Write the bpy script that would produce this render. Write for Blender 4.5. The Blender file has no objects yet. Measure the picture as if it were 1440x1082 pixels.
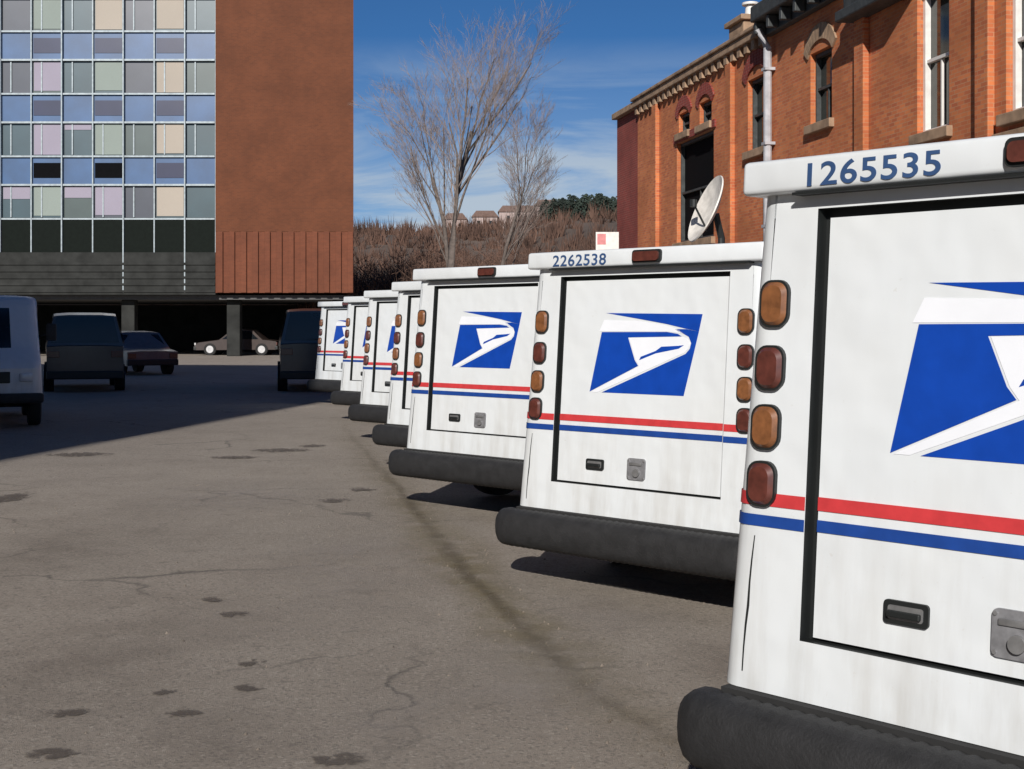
import bpy, bmesh, math, random
from mathutils import Vector, Matrix, noise
random.seed(7)
R = math.radians
S = bpy.context.scene
COL = S.collection
F, HZ, HC = 1880.0, 458.0, 1.63          # focal length in photo pixels, horizon row, eye height

def at(px, py, d):
    """point at depth d seen at photo pixel px, py"""
    return Vector(((px-720)/F*d, d, HC+(HZ-py)/F*d))
def gnd(px, py):
    d = F*HC/(py-HZ)
    return Vector(((px-720)/F*d, d, 0))

# ------------------------------------------------------------------ materials
def nmat(name):
    m = bpy.data.materials.new(name); m.use_nodes = True
    nt = m.node_tree
    return m, nt, nt.nodes['Principled BSDF']
def node(nt, t, **kw):
    n = nt.nodes.new(t)
    for k, v in kw.items():
        if k in n.inputs: n.inputs[k].default_value = v
        else: setattr(n, k, v)
    return n
def c4(c): return (c[0], c[1], c[2], 1)
def mixc(nt, fac, a, b, mode='MIX'):
    n = nt.nodes.new('ShaderNodeMix'); n.data_type = 'RGBA'; n.blend_type = mode
    if isinstance(fac, (int, float)): n.inputs[0].default_value = fac
    else: nt.links.new(fac, n.inputs[0])
    for i, v in ((6, a), (7, b)):
        if isinstance(v, tuple): n.inputs[i].default_value = c4(v)
        else: nt.links.new(v, n.inputs[i])
    return n.outputs[2]
def ramp(nt, fac, stops):
    n = nt.nodes.new('ShaderNodeValToRGB'); nt.links.new(fac, n.inputs[0])
    e = n.color_ramp.elements
    while len(e) < len(stops): e.new(.5)
    for el, (p, v) in zip(e, stops):
        el.position = p; el.color = (v, v, v, 1) if isinstance(v, (int, float)) else c4(v)
    return n.outputs[0]
def noise_tex(nt, scale, detail=4, rough=.55, vec=None, dist=0):
    n = nt.nodes.new('ShaderNodeTexNoise')
    n.inputs['Scale'].default_value = scale; n.inputs['Detail'].default_value = detail
    n.inputs['Roughness'].default_value = rough; n.inputs['Distortion'].default_value = dist
    if vec is None:
        tc = nt.nodes.new('ShaderNodeTexCoord'); vec = tc.outputs['Object']
    nt.links.new(vec, n.inputs['Vector'])
    return n.outputs['Fac']
def bump(nt, bs, h, strength=.3, dist=.01):
    b = nt.nodes.new('ShaderNodeBump'); b.inputs['Strength'].default_value = strength
    b.inputs['Distance'].default_value = dist
    nt.links.new(h, b.inputs['Height']); nt.links.new(b.outputs[0], bs.inputs['Normal'])
def simple(name, col, rough=.5, metal=0, var=.15, scale=6, coat=0, bmp=0, bscale=60):
    m, nt, bs = nmat(name)
    f = noise_tex(nt, scale)
    lo = tuple(x*(1-var) for x in col); hi = tuple(min(1, x*(1+var)) for x in col)
    nt.links.new(mixc(nt, ramp(nt, f, [(.3, 0.0), (.7, 1.0)]), lo, hi), bs.inputs['Base Color'])
    bs.inputs['Roughness'].default_value = rough; bs.inputs['Metallic'].default_value = metal
    if coat: bs.inputs['Coat Weight'].default_value = coat; bs.inputs['Coat Roughness'].default_value = .1
    if bmp: bump(nt, bs, noise_tex(nt, bscale), bmp)
    return m

def paint_white():
    m, nt, bs = nmat('white_paint')
    tc = nt.nodes.new('ShaderNodeTexCoord')
    mp = nt.nodes.new('ShaderNodeMapping'); mp.inputs['Scale'].default_value = (9, 9, 1.1)
    nt.links.new(tc.outputs['Object'], mp.inputs[0])
    streak = noise_tex(nt, 1.0, 6, .65, mp.outputs[0])
    spots = noise_tex(nt, 38, 5, .7)
    big = noise_tex(nt, 2.2, 3)
    sep = nt.nodes.new('ShaderNodeSeparateXYZ'); nt.links.new(tc.outputs['Object'], sep.inputs[0])
    low = nt.nodes.new('ShaderNodeMapRange'); low.inputs[1].default_value = 1.25; low.inputs[2].default_value = .45
    low.inputs[3].default_value = .06; low.inputs[4].default_value = .55
    nt.links.new(sep.outputs['Z'], low.inputs[0])
    mu = nt.nodes.new('ShaderNodeMath'); mu.operation = 'MULTIPLY'
    nt.links.new(ramp(nt, streak, [(.42, 0.0), (.78, 1.0)]), mu.inputs[0]); nt.links.new(low.outputs[0], mu.inputs[1])
    c = mixc(nt, mu.outputs[0], (.69, .72, .735), (.36, .33, .28))
    c = mixc(nt, ramp(nt, spots, [(.66, 0.0), (.74, .35)]), c, (.50, .47, .42))
    c = mixc(nt, ramp(nt, big, [(.35, 0.0), (.7, .22)]), c, (.66, .67, .65))
    nt.links.new(c, bs.inputs['Base Color'])
    nt.links.new(ramp(nt, big, [(.3, .34), (.7, .5)]), bs.inputs['Roughness'])
    bs.inputs['Coat Weight'].default_value = .15
    wv = noise_tex(nt, 3.5, 2)
    bump(nt, bs, wv, .5, .03)
    return m
def brick(name, c1, c2, mortar, scale=1.0, grime=.3):
    m, nt, bs = nmat(name)
    tc = nt.nodes.new('ShaderNodeTexCoord')
    sep = nt.nodes.new('ShaderNodeSeparateXYZ'); nt.links.new(tc.outputs['Object'], sep.inputs[0])
    ad = nt.nodes.new('ShaderNodeMath'); ad.operation = 'ADD'
    nt.links.new(sep.outputs['X'], ad.inputs[0]); nt.links.new(sep.outputs['Y'], ad.inputs[1])
    cb = nt.nodes.new('ShaderNodeCombineXYZ'); nt.links.new(ad.outputs[0], cb.inputs[0]); nt.links.new(sep.outputs['Z'], cb.inputs[1])
    b = nt.nodes.new('ShaderNodeTexBrick'); nt.links.new(cb.outputs[0], b.inputs['Vector'])
    b.inputs['Color1'].default_value = c4(c1); b.inputs['Color2'].default_value = c4(c2)
    b.inputs['Mortar'].default_value = c4(mortar); b.inputs['Scale'].default_value = scale
    b.inputs['Brick Width'].default_value = .22; b.inputs['Row Height'].default_value = .075
    b.inputs['Mortar Size'].default_value = .008; b.inputs['Mortar Smooth'].default_value = .3
    g = noise_tex(nt, .55, 7, .65)
    g2 = noise_tex(nt, 3.5, 5, .6)
    c = mixc(nt, ramp(nt, g, [(.38, 0.0), (.62, grime*1.5)]), b.outputs['Color'], tuple(x*.45 for x in c1))
    c = mixc(nt, ramp(nt, g2, [(.5, 0.0), (.75, .35)]), c, tuple(min(1, x*1.35) for x in c2))
    nt.links.new(c, bs.inputs['Base Color']); bs.inputs['Roughness'].default_value = .88
    bump(nt, bs, b.outputs['Fac'], -.35, .01)
    return m
def glass(name, col, rough=.06, var=.3):
    m, nt, bs = nmat(name)
    f = noise_tex(nt, .7, 3)
    nt.links.new(mixc(nt, f, tuple(x*(1-var) for x in col), tuple(min(1, x*(1+var)) for x in col)), bs.inputs['Base Color'])
    bs.inputs['Roughness'].default_value = rough; bs.inputs['Specular IOR Level'].default_value = .8
    f2 = noise_tex(nt, .35, 2)
    bump(nt, bs, f2, .12, .05)
    return m
def asphalt():
    m, nt, bs = nmat('asphalt')
    tc = nt.nodes.new('ShaderNodeTexCoord')
    mp = nt.nodes.new('ShaderNodeMapping'); mp.inputs['Scale'].default_value = (1, .45, 1)
    mp.inputs['Rotation'].default_value = (0, 0, R(6)); nt.links.new(tc.outputs['Object'], mp.inputs[0])
    big = noise_tex(nt, .16, 5, .55, mp.outputs[0])
    mid = noise_tex(nt, 1.1, 6, .62)
    fine = noise_tex(nt, 70, 3, .7)
    grain = noise_tex(nt, 260, 2, .6)
    c = mixc(nt, ramp(nt, big, [(.32, 0.0), (.68, 1.0)]), (.292, .250, .206), (.405, .350, .290))
    c = mixc(nt, ramp(nt, mid, [(.40, 0.0), (.70, .6)]), c, (.265, .224, .182))
    c = mixc(nt, ramp(nt, fine, [(.56, 0.0), (.76, .3)]), c, (.42, .38, .33))
    c = mixc(nt, ramp(nt, grain, [(.3, .5), (.5, 0.0)]), c, (.10, .09, .08))
    ag = nt.nodes.new('ShaderNodeTexVoronoi'); ag.inputs['Scale'].default_value = 75; nt.links.new(tc.outputs['Object'], ag.inputs['Vector'])
    sepc = nt.nodes.new('ShaderNodeSeparateColor'); nt.links.new(ag.outputs['Color'], sepc.inputs[0])
    c = mixc(nt, ramp(nt, sepc.outputs[0], [(.80, 0.0), (.95, .38)]), c, (.50, .45, .38))
    c = mixc(nt, ramp(nt, sepc.outputs[1], [(.72, 0.0), (.92, .40)]), c, (.085, .075, .068))
    pat = noise_tex(nt, .55, 8, .72, None, 1.2)
    c = mixc(nt, ramp(nt, pat, [(.52, 0.0), (.60, .22)]), c, (.20, .17, .14))
    c = mixc(nt, ramp(nt, noise_tex(nt, 5.5, 7, .75), [(.57, 0.0), (.66, .5)]), c, (.14, .12, .10))
    v = nt.nodes.new('ShaderNodeTexVoronoi'); v.feature = 'DISTANCE_TO_EDGE'; v.inputs['Scale'].default_value = .42
    wn = nt.nodes.new('ShaderNodeTexNoise'); wn.inputs['Scale'].default_value = 2.2; wn.inputs['Detail'].default_value = 5
    nt.links.new(tc.outputs['Object'], wn.inputs['Vector'])
    va = nt.nodes.new('ShaderNodeVectorMath'); va.operation = 'MULTIPLY_ADD'
    nt.links.new(wn.outputs['Color'], va.inputs[0]); va.inputs[1].default_value = (.7, .7, 0)
    nt.links.new(tc.outputs['Object'], va.inputs[2]); nt.links.new(va.outputs[0], v.inputs['Vector'])
    cr = ramp(nt, v.outputs['Distance'], [(0.0, 1.0), (.010, 0.0)])
    gate = ramp(nt, noise_tex(nt, .3, 3), [(.46, 0.0), (.58, .75)])
    mu = nt.nodes.new('ShaderNodeMath'); mu.operation = 'MULTIPLY'
    nt.links.new(cr, mu.inputs[0]); nt.links.new(gate, mu.inputs[1])
    c = mixc(nt, mu.outputs[0], c, (.05, .045, .04))
    nt.links.new(c, bs.inputs['Base Color']); bs.inputs['Roughness'].default_value = .92
    ad = nt.nodes.new('ShaderNodeMath'); ad.operation = 'ADD'
    nt.links.new(fine, ad.inputs[0]); nt.links.new(grain, ad.inputs[1])
    bump(nt, bs, ad.outputs[0], .8, .010)
    return m
def stain(name, col, maxa, nscale=6, sharp=False):
    """a patch that fades out towards its own edges (UV 0..1 across)"""
    m, nt, bs = nmat(name)
    uv = nt.nodes.new('ShaderNodeUVMap')
    sep = nt.nodes.new('ShaderNodeSeparateXYZ'); nt.links.new(uv.outputs[0], sep.inputs[0])
    def hill(o):
        a = nt.nodes.new('ShaderNodeMath'); a.operation = 'SUBTRACT'; nt.links.new(o, a.inputs[0]); a.inputs[1].default_value = .5
        b = nt.nodes.new('ShaderNodeMath'); b.operation = 'ABSOLUTE'; nt.links.new(a.outputs[0], b.inputs[0])
        return ramp(nt, b.outputs[0], [(.02, 1.0), (.5, 0.0)])
    mu = nt.nodes.new('ShaderNodeMath'); mu.operation = 'MULTIPLY'
    nt.links.new(hill(sep.outputs['X']), mu.inputs[0]); nt.links.new(hill(sep.outputs['Y']), mu.inputs[1])
    n = ramp(nt, noise_tex(nt, nscale, 6, .7), [(.36, .1), (.6, 1.0)])
    m2 = nt.nodes.new('ShaderNodeMath'); m2.operation = 'MULTIPLY'; nt.links.new(mu.outputs[0], m2.inputs[0]); nt.links.new(n, m2.inputs[1])
    m3 = nt.nodes.new('ShaderNodeMath'); m3.operation = 'MULTIPLY'; m3.use_clamp = True
    nt.links.new(ramp(nt, m2.outputs[0], [(.22, 0.0), (.40, 1.0)]) if sharp else m2.outputs[0], m3.inputs[0]); m3.inputs[1].default_value = maxa
    nt.links.new(m3.outputs[0], bs.inputs['Alpha'])
    bs.inputs['Base Color'].default_value = c4(col); bs.inputs['Roughness'].default_value = .9
    return m
def spec0(m, v=.1):
    m.node_tree.nodes['Principled BSDF'].inputs['Specular IOR Level'].default_value = v; return m
M = dict(
    white=paint_white(),
    black=simple('black_rubber', (.016, .016, .017), .7, var=.35, scale=12, bmp=.3, bscale=90),
    trim=simple('dark_trim', (.012, .014, .014), .5),
    under=simple('underbody', (.02, .02, .02), .9),
    red=simple('red_stripe', (.55, .045, .05), .4, var=.12, scale=15),
    blue=simple('blue_stripe', (.012, .055, .26), .4, var=.12, scale=15),
    eblue=simple('emblem_blue', (.006, .055, .36), .32, var=.1, scale=10),
    ewhite=simple('emblem_white', (.80, .82, .86), .4, var=.03),
    ink=simple('ink_blue', (.03, .07, .17), .5),
    amber=simple('amber_lens', (.20, .078, .028), .45, var=.3, scale=30, coat=.6),
    rlens=simple('red_lens', (.095, .026, .018), .45, var=.3, scale=30, coat=.6),
    grey=simple('grey_metal', (.30, .30, .30), .4, metal=.6, var=.2, scale=25),
    lock=simple('lock_plate', (.24, .24, .25), .45, metal=.3, var=.25, scale=25),
    tyre=simple('tyre', (.018, .018, .018), .85),
    rim=simple('steel_rim', (.55, .55, .55), .4, metal=.5),
    wglass=glass('vehicle_glass', (.02, .025, .03), .04),
    lamp=simple('clear_lamp', (.6, .6, .6), .1, coat=.8),
    darkcar=simple('dark_car_paint', (.022, .024, .035), .3, coat=.4),
    greycar=simple('grey_car_paint', (.10, .105, .12), .3, coat=.4),
    browncar=simple('brown_car_paint', (.05, .035, .03), .3, coat=.4),
    tbrick=brick('tower_brick', (.152, .045, .016), (.122, .037, .014), (.145, .055, .026), grime=.3),
    tribbed=brick('tower_ribbed_brick', (.185, .054, .024), (.150, .044, .020), (.16, .060, .030), grime=.3),
    vbrick=brick('orange_brick', (.70, .225, .075), (.46, .115, .048), (.50, .27, .15), grime=.4),
    rbrick=brick('dark_red_brick', (.30, .045, .032), (.22, .04, .03), (.3, .14, .11), grime=.4),
    stone=simple('sandstone', (.33, .22, .14), .85, var=.35, scale=3, bmp=.3),
    cornice=simple('dark_cornice', (.045, .05, .05), .6, var=.4),
    frame=simple('pale_frame', (.72, .70, .66), .5, var=.1),
    mull=simple('aluminium_mullion', (.33, .38, .40), .5, metal=.1, var=.2),
    dglass=glass('dark_window_glass', (.018, .022, .018)),
    tg=[glass('teal_glass', (.03, .065, .08), .35), glass('grey_green_glass', (.05, .075, .07), .35), glass('slate_glass', (.045, .052, .07), .35)],
    blind=[simple('cream_blind', (.40, .35, .29), .8, var=.05, scale=.3), simple('pale_green_blind', (.25, .29, .26), .8, var=.06, scale=.3),
           simple('mauve_blind', (.31, .28, .34), .8, var=.06, scale=.3), simple('pink_blind', (.44, .28, .25), .8, var=.06, scale=.3)],
    spandrel=glass('blue_spandrel', (.028, .085, .20), .35, .5),
    hop=[glass('indigo_glass', (.018, .022, .06), .3), spec0(simple('open_window_dark', (.004, .004, .005), .9))],
    concrete=spec0(simple('shade_dark_concrete', (.035, .036, .034), .9, var=.3, scale=1.5, bmp=.2)),  # darkened to carry the shade on the tower's grey band
    soffit=simple('soffit', (.10, .10, .10), .9),
    bark=simple('bark', (.13, .105, .09), .95, var=.3, scale=8),
    twig=simple('twigs', (.24, .19, .165), .95, var=.3, scale=2),
    brush=simple('brush_twigs', (.12, .068, .048), .95, var=.6, scale=.25),
    ever=simple('evergreen', (.028, .042, .030), .9, var=.5, scale=.2),
    hillm=simple('hill_ground', (.10, .075, .06), .95, var=.4, scale=.06, bmp=.5, bscale=.5),
    pale=simple('pale_render', (.42, .33, .30), .8, var=.15, scale=.2),
    roofm=simple('brown_roof', (.16, .10, .08), .8, var=.2),
    dish=simple('dish_white', (.70, .66, .60), .5, var=.2, scale=8),
    pipe=simple('pale_pipe', (.42, .42, .44), .5, var=.2),
)

# ------------------------------------------------------------------ mesh helpers
def link(name, bm, mats, parent=None, smooth=False, loc=None, rz=0):
    me = bpy.data.meshes.new(name)
    bmesh.ops.recalc_face_normals(bm, faces=bm.faces)
    bm.to_mesh(me); bm.free()
    for m in (mats if isinstance(mats, (list, tuple)) else [mats]): me.materials.append(m)
    if smooth:
        for p in me.polygons: p.use_smooth = True
        if smooth == 'auto':
            me.set_sharp_from_angle(angle=R(35))
    o = bpy.data.objects.new(name, me); COL.objects.link(o)
    if parent: o.parent = parent
    if loc is not None: o.location = loc
    o.rotation_euler.z = rz
    return o
def tag(o, label=None, cat=None, group=None, kind=None):
    if label: o['label'] = label
    if cat: o['category'] = cat
    if group: o['group'] = group
    if kind: o['kind'] = kind
    return o
def empty(name, loc, rz=0):
    o = bpy.data.objects.new(name, None); COL.objects.link(o)
    o.location = loc; o.rotation_euler.z = rz; o.empty_display_size = .3
    return o
def box(bm, x0, x1, y0, y1, z0, z1, bev=0, mi=0, seg=2):
    vs = [bm.verts.new((x, y, z)) for x in (x0, x1) for y in (y0, y1) for z in (z0, z1)]
    fs = []
    for idx in ((0, 1, 3, 2), (4, 6, 7, 5), (0, 4, 5, 1), (2, 3, 7, 6), (0, 2, 6, 4), (1, 5, 7, 3)):
        f = bm.faces.new([vs[i] for i in idx]); f.material_index = mi; fs.append(f)
    if bev:
        es = list({e for f in fs for e in f.edges})
        r = bmesh.ops.bevel(bm, geom=es, offset=bev, segments=seg, affect='EDGES', profile=.5)
        for f in r['faces']: f.material_index = mi
def poly_prism(bm, pts, y0, y1, mi=0):
    """closed polygon in x,z thickened from y0 to y1"""
    a = [bm.verts.new((x, y0, z)) for x, z in pts]; b = [bm.verts.new((x, y1, z)) for x, z in pts]
    f = bm.faces.new(a); f.material_index = mi
    f = bm.faces.new(b[::-1]); f.material_index = mi
    n = len(pts)
    for i in range(n):
        f = bm.faces.new((a[i], b[i], b[(i+1) % n], a[(i+1) % n])); f.material_index = mi
def cyl(bm, c, r, h, axis='X', seg=28, r2=None, mi=0):
    r2 = r if r2 is None else r2
    rings = []
    for s, rr in ((-.5, r), (.5, r2)):
        ring = []
        for i in range(seg):
            a = 2*math.pi*i/seg; u, v = rr*math.cos(a), rr*math.sin(a)
            p = {'X': (s*h, u, v), 'Y': (u, s*h, v), 'Z': (u, v, s*h)}[axis]
            ring.append(bm.verts.new(Vector(c)+Vector(p)))
        rings.append(ring)
    for i in range(seg):
        f = bm.faces.new((rings[0][i], rings[0][(i+1) % seg], rings[1][(i+1) % seg], rings[1][i])); f.material_index = mi
    f = bm.faces.new(rings[0][::-1]); f.material_index = mi
    f = bm.faces.new(rings[1]); f.material_index = mi
def tube(bm, pts, rad, seg=6, caps=True):
    rings = []
    up = Vector((0, 0, 1))
    for i, p in enumerate(pts):
        d = (pts[min(i+1, len(pts)-1)]-pts[max(i-1, 0)]).normalized()
        s = d.cross(up) if abs(d.z) < .98 else d.cross(Vector((1, 0, 0)))
        s.normalize(); t = d.cross(s)
        rings.append([bm.verts.new(p+(s*math.cos(2*math.pi*k/seg)+t*math.sin(2*math.pi*k/seg))*rad[i]) for k in range(seg)])
    for a, b in zip(rings, rings[1:]):
        for k in range(seg): bm.faces.new((a[k], a[(k+1) % seg], b[(k+1) % seg], b[k]))
    if caps:
        bm.faces.new(rings[0][::-1]); bm.faces.new(rings[-1])
def text_mesh(txt, size, mat, depth=.002):
    cu = bpy.data.curves.new('number', 'FONT'); cu.body = txt; cu.size = size; cu.extrude = depth
    cu.align_x = 'LEFT'; cu.offset = .0012; cu.space_character = 1.08
    o = bpy.data.objects.new('tmp', cu); COL.objects.link(o)
    bpy.context.view_layer.update()
    dg = bpy.context.evaluated_depsgraph_get()
    me = bpy.data.meshes.new_from_object(o.evaluated_get(dg))
    bpy.data.objects.remove(o)
    me.materials.clear(); me.materials.append(mat)
    me.transform(Matrix.Rotation(R(90), 4, 'X'))
    return me

# ------------------------------------------------------------------ mail truck
TILT, ZB = .075, .51
UD, ZDB, ZDT = .642, .685, 1.971
def hw(z): return .94-.048*(z-.5)
def yf(z):
    pts = [(.45, 4.36), (.95, 4.40), (1.08, 4.30), (1.22, 3.98), (1.95, 3.42), (2.1, 3.25), (2.3, 3.1)]
    for (a, ya), (b, yb) in zip(pts, pts[1:]):
        if z <= b: return ya+(yb-ya)*max(0, (z-a)/(b-a))
    return pts[-1][1]
def shear(y, z): return y+TILT*(z-.5)*max(0, 1-y/3.0)
WY = [.62, .70, 1.42, 1.50]            # rear arch
FY = [3.22, 3.30, 3.98, 4.06]          # front arch
def level(z, inset=0, off=0):
    """plan outline of the body at height z, from the left door edge round the front to the right door edge"""
    h = hw(z)-inset+off; r = .075; f = max(yf(z)-inset, 3.0)+off; y0 = inset-off
    P = [(-UD, y0), (-.80, y0)]
    for k in range(6):
        a = R(90*k/5); P.append((-h+r-r*math.sin(a), y0+r-r*math.cos(a)))
    for y in [.3]+WY+[1.9, 2.4, 2.9]+FY:
        P.append((-h if y < 3.1 else -h+.02*(y-3.1), min(y, f-.16)))
    for k in range(6):
        a = R(90*k/5); P.append((-h+.16-.16*math.cos(a)+.025, f-.16+.16*math.sin(a)))
    L = [(x, shear(y, z)) for x, y in P]
    return L+[(-x, y) for x, y in L[::-1]]
def body_mesh():
    bm = bmesh.new()
    Z = [(ZB, 0), (ZB+.02, 0), (ZDB, 0), (.74, 0), (.84, 0), (.95, 0), (1.08, 0), (1.22, 0), (1.45, 0), (1.7, 0), (1.95, 0), (ZDT, 0), (2.03, 0), (2.075, .012), (2.10, .045), (2.118, .12), (2.135, .35)]
    rings = []
    for z, ins in Z:
        rings.append([bm.verts.new((x, y, z)) for x, y in level(z, ins)])
    n = len(rings[0]); half = n//2
    ys = [None]*n
    base = level(.6)
    for k in range(len(Z)-1):
        a, b = rings[k], rings[k+1]; zm = (Z[k][0]+Z[k+1][0])/2
        for i in range(n-1):
            ym = (base[i][1]+base[i+1][1])/2; xm = (base[i][0]+base[i+1][0])/2
            cut = False
            if abs(xm) > .88:
                for w in (WY, FY):
                    if zm < .74 and w[0] < ym < w[3]: cut = True
                    if .74 < zm < .84 and w[1] < ym < w[2]: cut = True
            if cut: continue
            bm.faces.new((a[i], a[i+1], b[i+1], b[i]))
        if not (ZDB < zm < ZDT):
            bm.faces.new((a[-1], a[0], b[0], b[-1]))
    top = rings[-1]
    bm.faces.new(top)
    # return of the door opening, and the wall behind it
    def q(x, y, z): return bm.verts.new((x, shear(y, z), z))
    d = .05
    for (xa, za, xb, zb_) in ((-UD, ZDB, -UD, ZDT), (-UD, ZDT, UD, ZDT), (UD, ZDT, UD, ZDB), (UD, ZDB, -UD, ZDB)):
        f = bm.faces.new((q(xa, 0, za), q(xb, 0, zb_), q(xb, d, zb_), q(xa, d, za))); f.material_index = 1
    f = bm.faces.new((q(-UD, d, ZDB), q(UD, d, ZDB), q(UD, d, ZDT), q(-UD, d, ZDT))); f.material_index = 1
    return bm
def band(z0, z1, side=False, off=.003):
    """paint stripe wrapping pillar, corner and side at heights z0..z1 (left and right)"""
    bm = bmesh.new()
    lo, hi = level(z0, 0, off), level(z1, 0, off)
    n = len(lo)
    stop = 15
    for seq in (range(0, stop), range(n-1-stop, n-1)):
        for i in seq:
            vs = [bm.verts.new((lo[j][0], lo[j][1], z0)) for j in (i, i+1)]+[bm.verts.new((hi[j][0], hi[j][1], z1)) for j in (i+1, i)]
            bm.faces.new(vs)
    bmesh.ops.remove_doubles(bm, verts=bm.verts, dist=1e-4)
    return bm
def tilt_rear(bm):
    for v in bm.verts: v.co.y = shear(v.co.y, v.co.z)
    return bm
def round_rect(w, h, r, cx, cz, seg=5):
    P = []
    for sx, sz, a0 in ((1, 1, 0), (-1, 1, 90), (-1, -1, 180), (1, -1, 270)):
        for k in range(seg+1):
            a = R(a0+90*k/seg); P.append((cx+sx*(w/2-r)+r*math.cos(a), cz+sz*(h/2-r)+r*math.sin(a)))
    return P
def emblem_mesh():
    """slanted eagle emblem; s along the base, t up"""
    u0, z0, w, h, sl = -.386, 1.255, .719, .474, .112
    def P(pts): return [(u0+s*w+t*sl, z0+t*h) for s, t in pts]
    def X(pts):    # from the pixel shape of the emblem on the second truck
        out = []
        for x, y in pts:
            t = (466-y)/223.0; s = (x-255-t*53)/255.0; out.append((u0+s*w+t*sl, z0+t*h))
        return out
    bm = bmesh.new()
    y = .0282
    # upper wing: thin tip on the left, swelling to the right, and running down behind the head
    poly_prism(bm, X([(306, 238), (562, 243), (552, 290), (520, 283), (470, 270), (400, 256)]), y, y+.0015, 0)
    poly_prism(bm, X([(552, 290.5), (510, 467), (290, 467), (517, 352), (528, 338), (532, 322), (526, 305), (512, 296), (500, 291), (490, 284), (520, 284)]), y, y+.0015, 0)
    # blue shoulder on the left with the notch of the neck
    poly_prism(bm, X([(293, 293), (470, 292), (498, 297), (508, 304), (366, 308), (383, 372), (392, 388), (256, 466)]), y, y+.0015, 0)
    # white crest band over the shoulder
    poly_prism(bm, X([(300, 258), (400, 262), (470, 275), (500, 286), (512, 296), (470, 291), (286, 291)]), y, y+.0015, 1)
    # white head and long diagonal
    poly_prism(bm, X([(369, 309), (508, 306), (522, 310), (529, 322), (524, 338), (512, 350), (278, 467), (260, 467), (395, 389), (386, 372)]), y, y+.0015, 1)
    # the eye stroke and beak line
    poly_prism(bm, X([(395, 372), (440, 352), (500, 338), (514, 328), (498, 330), (455, 333), (440, 345), (400, 362)]), y-.0008, y-.0002, 0)
    return tilt_rear(bm)
def build_truck():
    root = empty('mail_truck', (0, 0, 0))
    body = link('body', body_mesh(), [M['white'], M['trim']], root, 'auto')
    for sd in (-1, 1):                                   # worn seam down each rear corner
        bm = bmesh.new()
        ctr = [(.847, .56, .004), (.846, .63, .005), (.843, .70, .007), (.838, .76, .0085), (.835, .83, .006), (.830, .90, .005), (.822, .975, .003)]
        pts = [(sd*u, z) for u, z, w_ in ctr]+[(sd*(u-w_), z) for u, z, w_ in ctr[::-1]]
        poly_prism(bm, pts, -.0015, .002); tilt_rear(bm); link('seam', bm, M['trim'], body)
    link('red_stripe', band(1.068, 1.108), M['red'], body, 'auto')
    link('blue_stripe', band(1.005, 1.040), M['blue'], body, 'auto')
    # roll-up door
    bm = bmesh.new()
    poly_prism(bm, [(-UD+.026, ZDB+.010), (UD-.026, ZDB+.010), (UD-.026, ZDT-.028), (-UD+.026, ZDT-.028)], .030, .049)
    tilt_rear(bm)
    door = link('rear_door', bm, M['white'], root)
    bm = bmesh.new(); box(bm, -UD+.026, UD-.026, .026, .0295, 1.068, 1.108); tilt_rear(bm); link('red_stripe', bm, M['red'], door)
    bm = bmesh.new(); box(bm, -UD+.026, UD-.026, .026, .0295, 1.005, 1.040); tilt_rear(bm); link('blue_stripe', bm, M['blue'], door)
    link('emblem', emblem_mesh(), [M['eblue'], M['ewhite']], door)
    bm = bmesh.new()                                      # handle
    poly_prism(bm, round_rect(.140, .066, .012, -.31, .812), .020, .0295, 0)
    poly_prism(bm, round_rect(.110, .040, .008, -.31, .812), .0175, .0198, 1)
    box(bm, -.362, -.258, .002, .016, .800, .819, .004, 0)
    tilt_rear(bm); link('handle', bm, [M['trim'], M['grey']], door)
    bm = bmesh.new()                                      # lock plate
    poly_prism(bm, round_rect(.135, .128, .018, .012, .806), .020, .0295, 0)
    cyl(bm, (.020, .014, .785), .024, .016, 'Y', 20, mi=1)
    box(bm, -.035, .055, .012, .0195, .828, .846, .003, 1)
    for sx in (-.045, .069):
        for sz in (.755, .857): cyl(bm, (sx, .018, sz), .006, .006, 'Y', 10, mi=1)
    tilt_rear(bm); link('lock_plate', bm, [M['lock'], M['grey']], door, 'auto')
    # header over the door
    bm = bmesh.new()
    w = hw(2.05)+.028
    box(bm, -w, w, -.055, .30, 2.022, 2.128, .017, 0, 3)
    tilt_rear(bm); head = link('header', bm, M['white'], root, 'auto')
    bm = bmesh.new(); box(bm, -.70, .80, -.058, .0, 2.012, 2.020); tilt_rear(bm); link('drip_rail', bm, M['trim'], head)
    bm = bmesh.new()
    poly_prism(bm, round_rect(.215, .078, .02, .085, 2.075), -.072, -.050, 0)
    poly_prism(bm, round_rect(.190, .056, .018, .085, 2.075), -.084, -.0725, 1)
    tilt_rear(bm); link('clearance_light', bm, [M['trim'], M['rlens']], root, 'auto')
    # tail lights
    for s in (-1, 1):
        for z, k in ((1.686, 'amber'), (1.489, 'rlens'), (1.308, 'amber'), (1.135, 'rlens')):
            uc = s*(.800-.035*(z-1.1)-(.0 if s < 0 else .015)); hh = .152 if z > 1.6 else .145
            bm = bmesh.new()
            poly_prism(bm, round_rect(.106, hh-.006, .040, uc, z), -.014, .006, 0)
            tilt_rear(bm)
            tl = link('tail_light', bm, M['trim'], root, 'auto')
            bm = bmesh.new()
            P0 = round_rect(.094, hh-.020, .036, uc, z); P1 = round_rect(.072, hh-.040, .03, uc, z)
            a = [bm.verts.new((x, -.0145, zz)) for x, zz in P0]; b = [bm.verts.new((x, -.028, zz)) for x, zz in P1]
            n = len(a)
            for i in range(n): bm.faces.new((a[i], a[(i+1) % n], b[(i+1) % n], b[i]))
            bm.faces.new(b); tilt_rear(bm)
            link('lens', bm, M[k], tl, 'auto')
    # rubber bumper
    bm = bmesh.new()
    prof = []
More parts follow.
